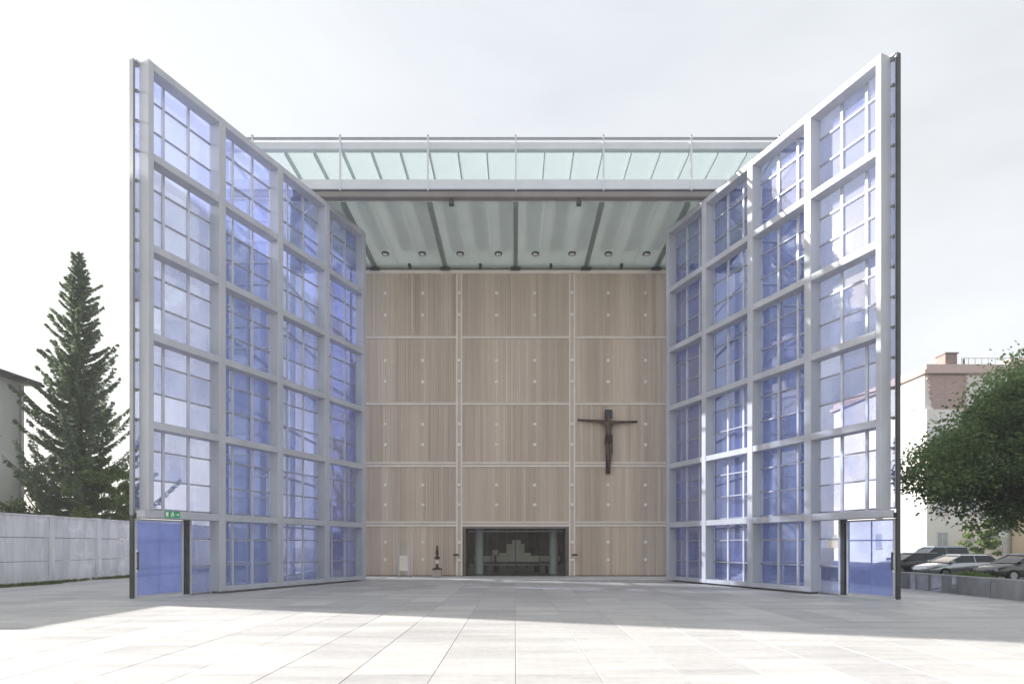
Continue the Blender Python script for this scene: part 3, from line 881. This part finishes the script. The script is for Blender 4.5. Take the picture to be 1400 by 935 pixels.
# planting strip behind it
mb = MB(); mb.box(13.36, 13.9, -20, 60, -0.455, 0.25)
pb = mb.obj('planting_bed', 'terrain', kind='structure')
n = 14000
gx = rng.uniform(13.38, 13.88, n); gy = rng.uniform(10, 17.5, n)
hh = rng.uniform(0.08, 0.30, n) * (0.7 + 0.5 * np.sin(gy * 2.1) * np.sin(gy * 0.7))
hh = np.abs(hh) * 1.5 + 0.05
ctr = np.stack([gx, gy, 0.25 + hh * 0.45], 1); dr_ = np.stack([rng.normal(0, .5, n), rng.normal(0, .5, n), np.ones(n)], 1)
g2 = shards(ctr, dr_, hh, np.full(n, 0.035), rng.random(n), 'ground_cover', 'leaflight'); g2['kind'] = 'stuff'
tag(g2, 'green ground cover growing behind the low grey wall', 'plants')

# ------------------------------------------------------------------ trees
def spruce(label, x, y, z0, Ht, rad, seed):
    rg = np.random.default_rng(seed)
    root = thing('spruce_tree', label, 'tree', (x, y, z0))
    mb = MB(); mb.tube([(0, 0, 0), (0.03, 0, Ht * 0.5), (0, 0, Ht)], [0.24, 0.13, 0.012], 10)
    mb.obj('trunk', 'bark', root)
    C_, D_, L_, T_ = [], [], [], []
    lm = MB()
    z = 1.6; a0 = 0
    while z < Ht - 0.25:
        f = (z - 1.6) / (Ht - 1.6)
        prof = rad * ((1 - f) ** 0.82) * (0.95 if f < 0.75 else 0.95)
        if f < 0.12: prof *= 0.85 + f
        nb = 7 if f < 0.6 else 5
        for k in range(nb):
            a = a0 + 2 * math.pi * k / nb + rg.normal(0, 0.25)
            ln = max(0.25, prof * rg.uniform(0.38, 1.05) + (0.5 * prof if rg.random() < 0.14 else 0))
            rise = 0.22 + 0.6 * f + rg.normal(0, 0.10)
            pts = []
            m = 7
            for i in range(m):
                t = i / (m - 1)
                zz = z + ln * (rise * t - 0.30 * (1 - f) * math.sin(math.pi * t) * 0.8 + 0.12 * t * t)
                pts.append((math.cos(a) * ln * t, math.sin(a) * ln * t, zz))
            lm.tube(pts, [0.035 * (1 - 0.85 * i / (m - 1)) * (0.5 + ln / 3) for i in range(m)], 4, cap=False)
            P = np.array(pts)
            nt_ = int(14 + ln * 34)
            tt = rg.uniform(0.12, 1.0, nt_)
            base = np.stack([np.interp(tt, np.linspace(0, 1, m), P[:, q]) for q in range(3)], 1)
            sd = rg.choice([-1, 1], nt_)
            side = np.array([-math.sin(a), math.cos(a), 0])
            out = np.array([math.cos(a), math.sin(a), rise * 0.6])
            sp = (0.03 + 0.32 * (1 - tt)) * ln * 0.42 + 0.05
            for s_ in range(5):
                q = rg.uniform(0, 1, nt_)
                off = side * (sd * sp * q)[:, None] + out * (sp * q * 0.5)[:, None]
                off[:, 2] -= rg.uniform(0, 0.16, nt_) * (0.4 + (1 - f))
                C_.append(base + off)
                dd = side * (sd * rg.uniform(0.2, 1.2, nt_))[:, None] + out * 0.9
                dd[:, 2] -= rg.uniform(-0.2, 0.9, nt_)
                D_.append(dd)
                L_.append(rg.uniform(0.09, 0.24, nt_))
                T_.append(rg.uniform(0.05, 0.75, nt_) + 0.35 * tt * rg.random())
        z += 0.30 - 0.10 * f + rg.uniform(-0.04, 0.06); a0 += 0.7
    lm.obj('branch', 'bark', root, kind='stuff')
    C_, D_, L_, T_ = map(np.concatenate, (C_, D_, L_, T_))
    o = shards(C_, D_, L_, L_ * 0.33, T_, 'crown', 'needle', root)
    return root

def broadleaf(name, label, x, y, z0, crown, rr, ncl, nleaf, lsize, mat, seed, trunk_r=0.22, cat='tree', group=None, lean=(0, 0), squash=1.0):
    """crown = centre offset (x, y, z) ; rr = ellipsoid radii"""
    rg = np.random.default_rng(seed)
    root = thing(name, label, cat, (x, y, z0), 0, group)
    ells = crown if isinstance(crown, list) else [(crown, rr)]
    (cxx, cyy, czz), rr = ells[0]
    mb = MB()
    fork = Vector((lean[0], lean[1], max(0.3, czz - rr[2] * 0.75)))
    R0 = min(rr[0], 5)
    mb.tube([(0, 0, -0.1), (lean[0] * 0.4, lean[1] * 0.4, fork.z * 0.5), tuple(fork)], [trunk_r * 1.25, trunk_r, trunk_r * 0.8], 10)
    mb.obj('trunk', 'bark', root)
    lm = MB(); C_, D_, T_, L_ = [], [], [], []
    k = 0
    while k < ncl:
        (cxx, cyy, czz), rr = ells[rg.integers(len(ells))]
        p = rg.normal(size=3); p /= np.linalg.norm(p)
        r = rg.uniform(0.35, 1.0) ** 0.5
        lump = 1 + 0.16 * math.sin(p[0] * 5 + seed) + 0.13 * math.sin(p[2] * 7 + p[1] * 4)
        c = np.array([cxx + p[0] * rr[0] * r * lump, cyy + p[1] * rr[1] * r * lump, czz + p[2] * rr[2] * r * lump])
        if c[2] < 0.15: continue
        k += 1
        if k % 3 == 0:
            m_ = fork.lerp(Vector(c), 0.5) + Vector((0, 0, rr[2] * 0.12))
            lm.tube([tuple(fork), tuple(m_), tuple(c)], [trunk_r * 0.42, trunk_r * 0.22, 0.015], 5, cap=False)
        cr_ = R0 * rg.uniform(0.11, 0.22)
        q = rg.normal(size=(nleaf, 3)) * np.array([cr_, cr_, cr_ * 0.55 * squash]) * 0.62
        q = np.clip(q, -cr_ * 1.05, cr_ * 1.05)
        C_.append(c + q)
        dd = q * 1.0 + rg.normal(size=(nleaf, 3)) * cr_ * 0.5; dd[:, 2] -= cr_ * 0.3
        D_.append(dd)
        T_.append(rg.uniform(0.05, 0.75) + rg.uniform(-0.15, 0.4, nleaf))
        L_.append(rg.uniform(0.7, 1.3, nleaf) * lsize)
    lm.obj('limb', 'bark', root, kind='stuff')
    C_, D_, T_, L_ = map(np.concatenate, (C_, D_, T_, L_))
    nrm = rg.normal(size=C_.shape) * 0.7; nrm[:, 2] += 0.9
    shards(C_, D_, L_, L_ * 0.75, T_, 'crown', mat, root, norm=np.cross(D_, nrm) if False else nrm)
    return root

spruce('tall spiky dark green spruce tree behind the concrete wall', -21.5, 28.1, -0.45, 16.25, 3.55, 3)
broadleaf('leafy_shrub', 'fresh green leafy shrub between spruce and left gate leaf', -19.2, 26.6, -0.4, (0, 0, 3.3), (1.6, 1.3, 2.9), 60, 260, 0.13, 'leaflight', 11, 0.09, 'shrub')
broadleaf('copper_shrub', 'copper red leaved small tree beside the cream house', -25.6, 30.5, -0.4, (0, 0, 4.7), (1.1, 1.0, 1.3), 16, 200, 0.12, 'leafred', 5, 0.09, 'tree')
broadleaf('bushy_shrub', 'low green bushy shrub at left foot of the spruce', -22.4, 26.2, -0.4, (0, 0, 2.2), (2.0, 1.0, 2.0), 44, 240, 0.11, 'leaflight', 8, 0.08, 'shrub')
broadleaf('maple_tree', 'big dense dark green broadleaf tree over the low wall and parked cars', 22.2, 24.4, -0.45, [((-0.2, 0, 5.3), (5.3, 4.6, 2.4)), ((0.4, 0, 5.6), (5.3, 4.2, 2.6)), ((1.8, 0.3, 7.9), (3.8, 3.6, 2.1))], None, 330, 260, 0.15, 'leafdark', 21, 0.28, 'tree')
mp_ = S.objects['maple_tree']
for (lb, x, y, r) in (('broadleaf tree across the street behind the camera, mirrored in entrance glass', 3.0, -26.0, 40), ('broadleaf tree far left behind the camera', -11.0, -30.0, 140), ('broadleaf tree far right behind the camera', 15.0, -29.0, 250)):
    c_ = copy_tree(mp_); c_.location = (x, y, -0.4); c_.rotation_euler = (0, 0, R(r)); c_['label'] = lb
broadleaf('street_bush', 'pale green bush behind the parked cars', 42.5, 52.0, -0.45, (0, 0, 2.2), (1.9, 1.2, 2.0), 30, 160, 0.22, 'leaflight', 31, 0.08, 'shrub')

# ------------------------------------------------------------------ houses
def house_window(par, off, x, y, z, wd, ht, axis, gm='window_dark'):
    """flush window unit with frame, pane and sill; axis 'x' = wall whose normal is +-X"""
    fr = MB(); t = 0.07
    def bb(mb, a0, a1, d0, d1, z0, z1):
        if axis == 'x': mb.box(x + min(d0 * off, d1 * off), x + max(d0 * off, d1 * off), y + a0, y + a1, z0, z1)
        else: mb.box(x + a0, x + a1, y + min(d0 * off, d1 * off), y + max(d0 * off, d1 * off), z0, z1)
    for a0, a1, z0, z1 in ((-wd / 2, -wd / 2 + t, z, z + ht), (wd / 2 - t, wd / 2, z, z + ht), (-wd / 2 + t, wd / 2 - t, z, z + t), (-wd / 2 + t, wd / 2 - t, z + ht - t, z + ht), (-0.03, 0.03, z + t, z + ht - t)):
        bb(fr, a0, a1, -0.05, 0.05, z0, z1)
    w_ = fr.obj('window', 'winframe', par)
    pn = MB(); bb(pn, -wd / 2 + t, wd / 2 - t, -0.04, 0.02, z + t, z + ht - t); pn.obj('pane', gm, w_)
    sl_ = MB(); bb(sl_, -wd / 2 - 0.08, wd / 2 + 0.08, -0.02, 0.14, z - 0.08, z - 0.003); sl_.obj('sill', 'pinktrim', w_)

# cream house behind the wall (left edge of the picture)
hs = thing('cream_house', 'pale cream rendered house with dark grey eaves at far left behind the concrete wall', 'house', (-24.0, 22.0, -0.45))
box('wall', -2.95, 0, 3.0, 5.9, 0, 9.75, 'housecream', hs)
rp_ = MB(); rp_.prism([(0.55, 9.76), (0.55, 9.93), (-2.95, 10.9), (-2.95, 9.76)], 2.99, 6.3); rp_.obj('roof', 'roofgrey', hs)
box('gutter', 0.56, 0.68, 3.0, 6.3, 9.68, 9.82, 'dark', hs)
mb = MB(); mb.tube([(0.07, 5.6, 0), (0.07, 5.6, 9.6)], [0.05, 0.05], 8); mb.obj('downpipe', 'grey', hs)
house_window(hs, 1, 0, 3.9, 7.0, 1.0, 1.4, 'x')
# taller block in front of it, added out of view to throw the long plaza shadow
ap = thing('shadow_house', 'tall house added out of view on the left to cast the long plaza shadow', 'house', (-27.0, 20.9, -0.45))
box('wall', -4, 0, 0, 6.9, 0, 19.6, 'housewhite', ap)
box('roof', -4.04, 0.04, -0.0, 6.95, 19.61, 19.9, 'roofgrey', ap)
for yy in (1.2,):
    for q in range(5): house_window(ap, 1, 0, yy, 1.2 + 3.2 * q, 1.2, 1.7, 'x')
lh = thing('low_shadow_house', 'low flat roofed house added out of view to shade the left of the plaza', 'house', (-21.0, 13.7, -0.45))  # unseen, added so its shadow covers the near left paving
box('wall', -7, 0, 0, 5.7, 0, 6.0, 'housecream', lh)
box('roof', -7.2, 0.2, 0.0, 5.7, 6.01, 6.22, 'roofgrey', lh)
for yy in (1.2, 3.3): house_window(lh, 1, 0, yy, 2.9, 1.2, 1.4, 'x')

# white town house on the right
th = thing('town_house', 'tall white town house with red tiled attic storey behind the broadleaf tree', 'house', (39.7, 55.0, -0.45))
TW, TD = 9.2, 16
box('wall', 0, TW, 0, TD, 0, 15.0, 'housewhite', th)
mb = MB()   # attic walls
mb.prism([(0.0, 15.002), (TW, 15.002), (TW, 18.4), (0.0, 18.4)], 0.28, TD, 'y'); mb.obj('attic_wall', 'housewhite', th)
# tile hung front: rows of tiles as real courses
tl = thing_part('tile_hanging', th)
for r_ in range(15):
    mb = MB()
    z = 15.02 + r_ * 0.222
    for c_ in range(13):
        x0 = 0.02 + c_ * 0.3 + (0.12 if r_ % 2 else 0)
        if x0 < 0.02 + 0.62 * (1 - r_ / 15): continue
        mb.box(x0, x0 + 0.295, 0.12 + 0.008 * (c_ % 3), 0.275, z, z + 0.215)
    mb.obj('tile_course', 'tiles', tl, kind='stuff')
box('cornice', -0.35, TW + 0.3, -0.25, TD + 0.3, 18.45, 18.80, 'pinktrim', th)
box('parapet', -0.05, TW, 0.0, TD, 18.81, 19.35, 'pinktrim', th)
box('chimney', 2.25, 3.4, 0.6, 1.8, 19.36, 20.55, 'chimney', th)
box('chimney_cap', 2.15, 3.5, 0.5, 1.9, 20.56, 20.68, 'roofgrey', th)
mb = MB(); mb.tube([(4.2, 0.8, 19.3), (4.2, 0.8, 20.1)], [0.09, 0.09], 8); mb.obj('vent_pipe', 'roofgrey', th)
mb = MB()
for q in range(9): mb.box(3.6 + q * 0.65, 3.63 + q * 0.65, 0.3, 0.33, 19.35, 20.0)
mb.box(3.6, 8.83, 0.295, 0.335, 20.0, 20.04); mb.obj('roof_railing', 'roofgrey', th)
for zz in (1.6, 4.9, 8.2, 11.6):
    for yy in (1.6, 4.3, 7.2): house_window(th, -1, 0, yy, zz, 1.0, 1.6, 'x', 'window_pale')
    for xx in (1.5, 4.0, 6.6): house_window(th, -1, xx, 0, zz, 1.1, 1.6, 'y', 'window_pale')
house_window(th, -1, 0, 1.9, 15.4, 0.9, 1.6, 'x', 'window_pale')
# neighbour with hipped pink roof
nb_ = thing('corner_house', 'pale house with high pinkish hipped roof right of the red tiled attic', 'house', (49.2, 57.0, -0.45))
box('wall', 0, 16, 0, 14, 0, 16.6, 'housewhite', nb_)
mb = MB(); mb.v = [(-0.4, -0.4, 16.61), (16.4, -0.4, 16.61), (16.4, 14.4, 16.61), (-0.4, 14.4, 16.61), (5.5, 6, 22.6), (11, 6, 22.6), (11, 8, 22.6), (5.5, 8, 22.6)]
mb.f = [(0, 3, 2, 1), (4, 5, 6, 7), (0, 1, 5, 4), (1, 2, 6, 5), (2, 3, 7, 6), (3, 0, 4, 7)]; mb.obj('roof', 'pinktrim', nb_)
for zz in (1.6, 4.9, 8.2, 11.6):
    for xx in (1.7, 4.7, 7.7, 10.7): house_window(nb_, -1, xx, 0, zz, 1.2, 1.7, 'y')
# low beige building down the street
bb_ = thing('beige_building', 'low beige and brick building seen under the tree beyond the street sign', 'building', (47.5, 50.0, -0.45))
box('wall', 0, 16, 0, 4.5, 0, 4.4, 'housebeige', bb_)
box('brick_bay', 3.0, 5.0, -0.12, -0.002, 0, 4.0, 'tiles', bb_)
box('roof', -0.3, 16.3, -0.4, 4.9, 4.41, 4.7, 'pinktrim', bb_)
for xx in (1.4, 6.6, 9.4, 12.2): house_window(bb_, -1, xx, 0, 1.3, 1.5, 1.5, 'y')

# ------------------------------------------------------------------ street sign and cars
ss = thing('street_sign', 'blank white sign plate on a post beyond the parked cars', 'sign', (32.5, 38.0, -0.45))
mb = MB(); mb.tube([(0, 0, 0), (0, 0, 3.0)], [0.04, 0.04], 8); mb.obj('pole', 'rim', ss)
box('sign_plate', -0.3, 0.3, -0.062, -0.042, 2.45, 2.75, 'sign_white', ss)

def car(label, paint, loc, rz, L=4.3, Hh=1.42, estate=False):
    root = thing('parked_car', label, 'car', loc, rz, 'cars parked beyond the low wall')
    Wd = 0.87; k = L / 4.3; hz = Hh / 1.42
    # lower body: lofted stations (x, zbottom, ztop, halfwidth)
    st_ = [(-2.14, .42, .62, .66), (-2.08, .30, .80, .78), (-1.75, .24, .95, .85), (-1.0, .22, .96, Wd), (0.2, .22, .94, Wd), (1.0, .22, .90, .86), (1.6, .24, .82, .84), (2.0, .30, .70, .76), (2.14, .40, .58, .62)]
    if estate: st_[0] = (-2.14, .42, .80, .70); st_[1] = (-2.10, .30, .96, .80)
    mb = MB(); n = 12
    for (x, zb_, zt, hw) in st_:
        ring = [(-hw * .86, zb_), (-hw, zb_ + .08), (-hw, zb_ + (zt - zb_) * .6), (-hw * .96, zt - .05), (-hw * .86, zt), (-hw * .4, zt + .025),
                (hw * .4, zt + .025), (hw * .86, zt), (hw * .96, zt - .05), (hw, zb_ + (zt - zb_) * .6), (hw, zb_ + .08), (hw * .86, zb_)]
        mb.v += [(x * k, a, b * hz) for a, b in ring]
    for i in range(len(st_) - 1):
        for q in range(n):
            q2 = (q + 1) % n
            mb.f.append((i * n + q, i * n + q2, (i + 1) * n + q2, (i + 1) * n + q))
    mb.f.append(tuple(range(n))); mb.f.append(tuple((len(st_) - 1) * n + q for q in range(n))[::-1])
    mb.obj('body', paint, root, smooth=True)
    # greenhouse
    rx0, rx1 = (-1.95, 0.35) if estate else (-1.25, 0.25)
    gx0, gx1 = (-2.10, 1.15) if estate else (-1.95, 1.15)
    def frus(z0, z1, f0, f1, w0, w1):
        m_ = MB()
        for (z, xa, xb, w_) in ((z0, *f0, w0), (z1, *f1, w1)):
            m_.v += [(xa * k, -w_, z * hz), (xb * k, -w_, z * hz), (xb * k, w_, z * hz), (xa * k, w_, z * hz)]
        m_.f = [(0, 3, 2, 1), (4, 5, 6, 7), (0, 1, 5, 4), (1, 2, 6, 5), (2, 3, 7, 6), (3, 0, 4, 7)]
        return m_
    frus(.93, 1.34, (gx0, gx1), (rx0, rx1), .76, .60).obj('windows', 'carglass', root)
    rm = frus(1.335, 1.42, (rx0 - .06, rx1 + .08), (rx0 + .1, rx1 - .08), .63, .50); rm.obj('roof', paint, root)
    for sg_ in (-1, 1):
        for (xa, xb) in ((gx0 + .02, rx0 - .02), (gx1 - .02, rx1 + .03), (-.42, -.42)):
            pm = MB()
            pm.tube([(xa * k, sg_ * .765, .92 * hz), (xb * k, sg_ * .612, 1.345 * hz)], [.04, .03], 6)
            pm.obj('pillar', paint, root)
        mm = MB(); mm.box(.86 * k, 1.0 * k, min(sg_ * .80, sg_ * .98), max(sg_ * .80, sg_ * .98), .93 * hz, 1.06 * hz); mm.obj('wing_mirror', paint, root)
        for xw in (-1.32, 1.32):
            wm = MB(); wm.tube([(xw * k, sg_ * .68, .31), (xw * k, sg_ * .885, .31)], [.31, .31], 20); wh = wm.obj('wheel', 'rubber', root)
            rm_ = MB(); rm_.tube([(xw * k, sg_ * .80, .31), (xw * k, sg_ * .895, .31)], [.19, .19], 14); rm_.obj('rim', 'rim', wh)
        tm = MB(); tm.box(-2.125 * k, -1.90 * k, min(sg_ * .60, sg_ * .872), max(sg_ * .60, sg_ * .872), .62 * hz, .84 * hz); tm.obj('tail_light', 'tail', root)
        hm = MB(); hm.box(1.93 * k, 2.09 * k, min(sg_ * .46, sg_ * .74), max(sg_ * .46, sg_ * .74), .52 * hz, .66 * hz); hm.obj('headlight', 'headlamp', root)
    return root
car('silver hatchback car parked just beyond the low wall', 'silver', (25.6, 33.0, -0.45), R(180), 4.4, 1.38)
car('black car half hidden behind the edge of the right gate leaf', 'darkcar', (25.4, 36.5, -0.45), R(180), 4.3, 1.45)
car('dark olive grey estate car at the right picture edge', 'olive', (27.2, 30.4, -0.45), R(180), 4.5, 1.45, True)
car('blue grey car with pale windscreen parked behind the silver hatchback', 'bluegrey', (30.8, 42.0, -0.45), R(180), 4.3, 1.85, True)

# ------------------------------------------------------------------ summer haze: one closed box of pale even air
hz_ = MB(); hz_.box(-420, 420, -320, 620, -2.5, 24.5)
hm_ = bpy.data.materials.new('haze_air'); hm_.use_nodes = True
hn = hm_.node_tree; hn.nodes.clear()
ho = hn.nodes.new('ShaderNodeOutputMaterial'); hv = hn.nodes.new('ShaderNodeVolumePrincipled')
hv.inputs['Color'].default_value = (0.93, 0.95, 0.97, 1)
hv.inputs['Density'].default_value = 0.0012
hv.inputs['Anisotropy'].default_value = 0.3
hn.links.new(hv.outputs[0], ho.inputs['Volume'])
hz_o = hz_.obj('haze', hm_, kind='stuff')
tag(hz_o, 'pale summer haze over plaza, trees and houses', 'haze')
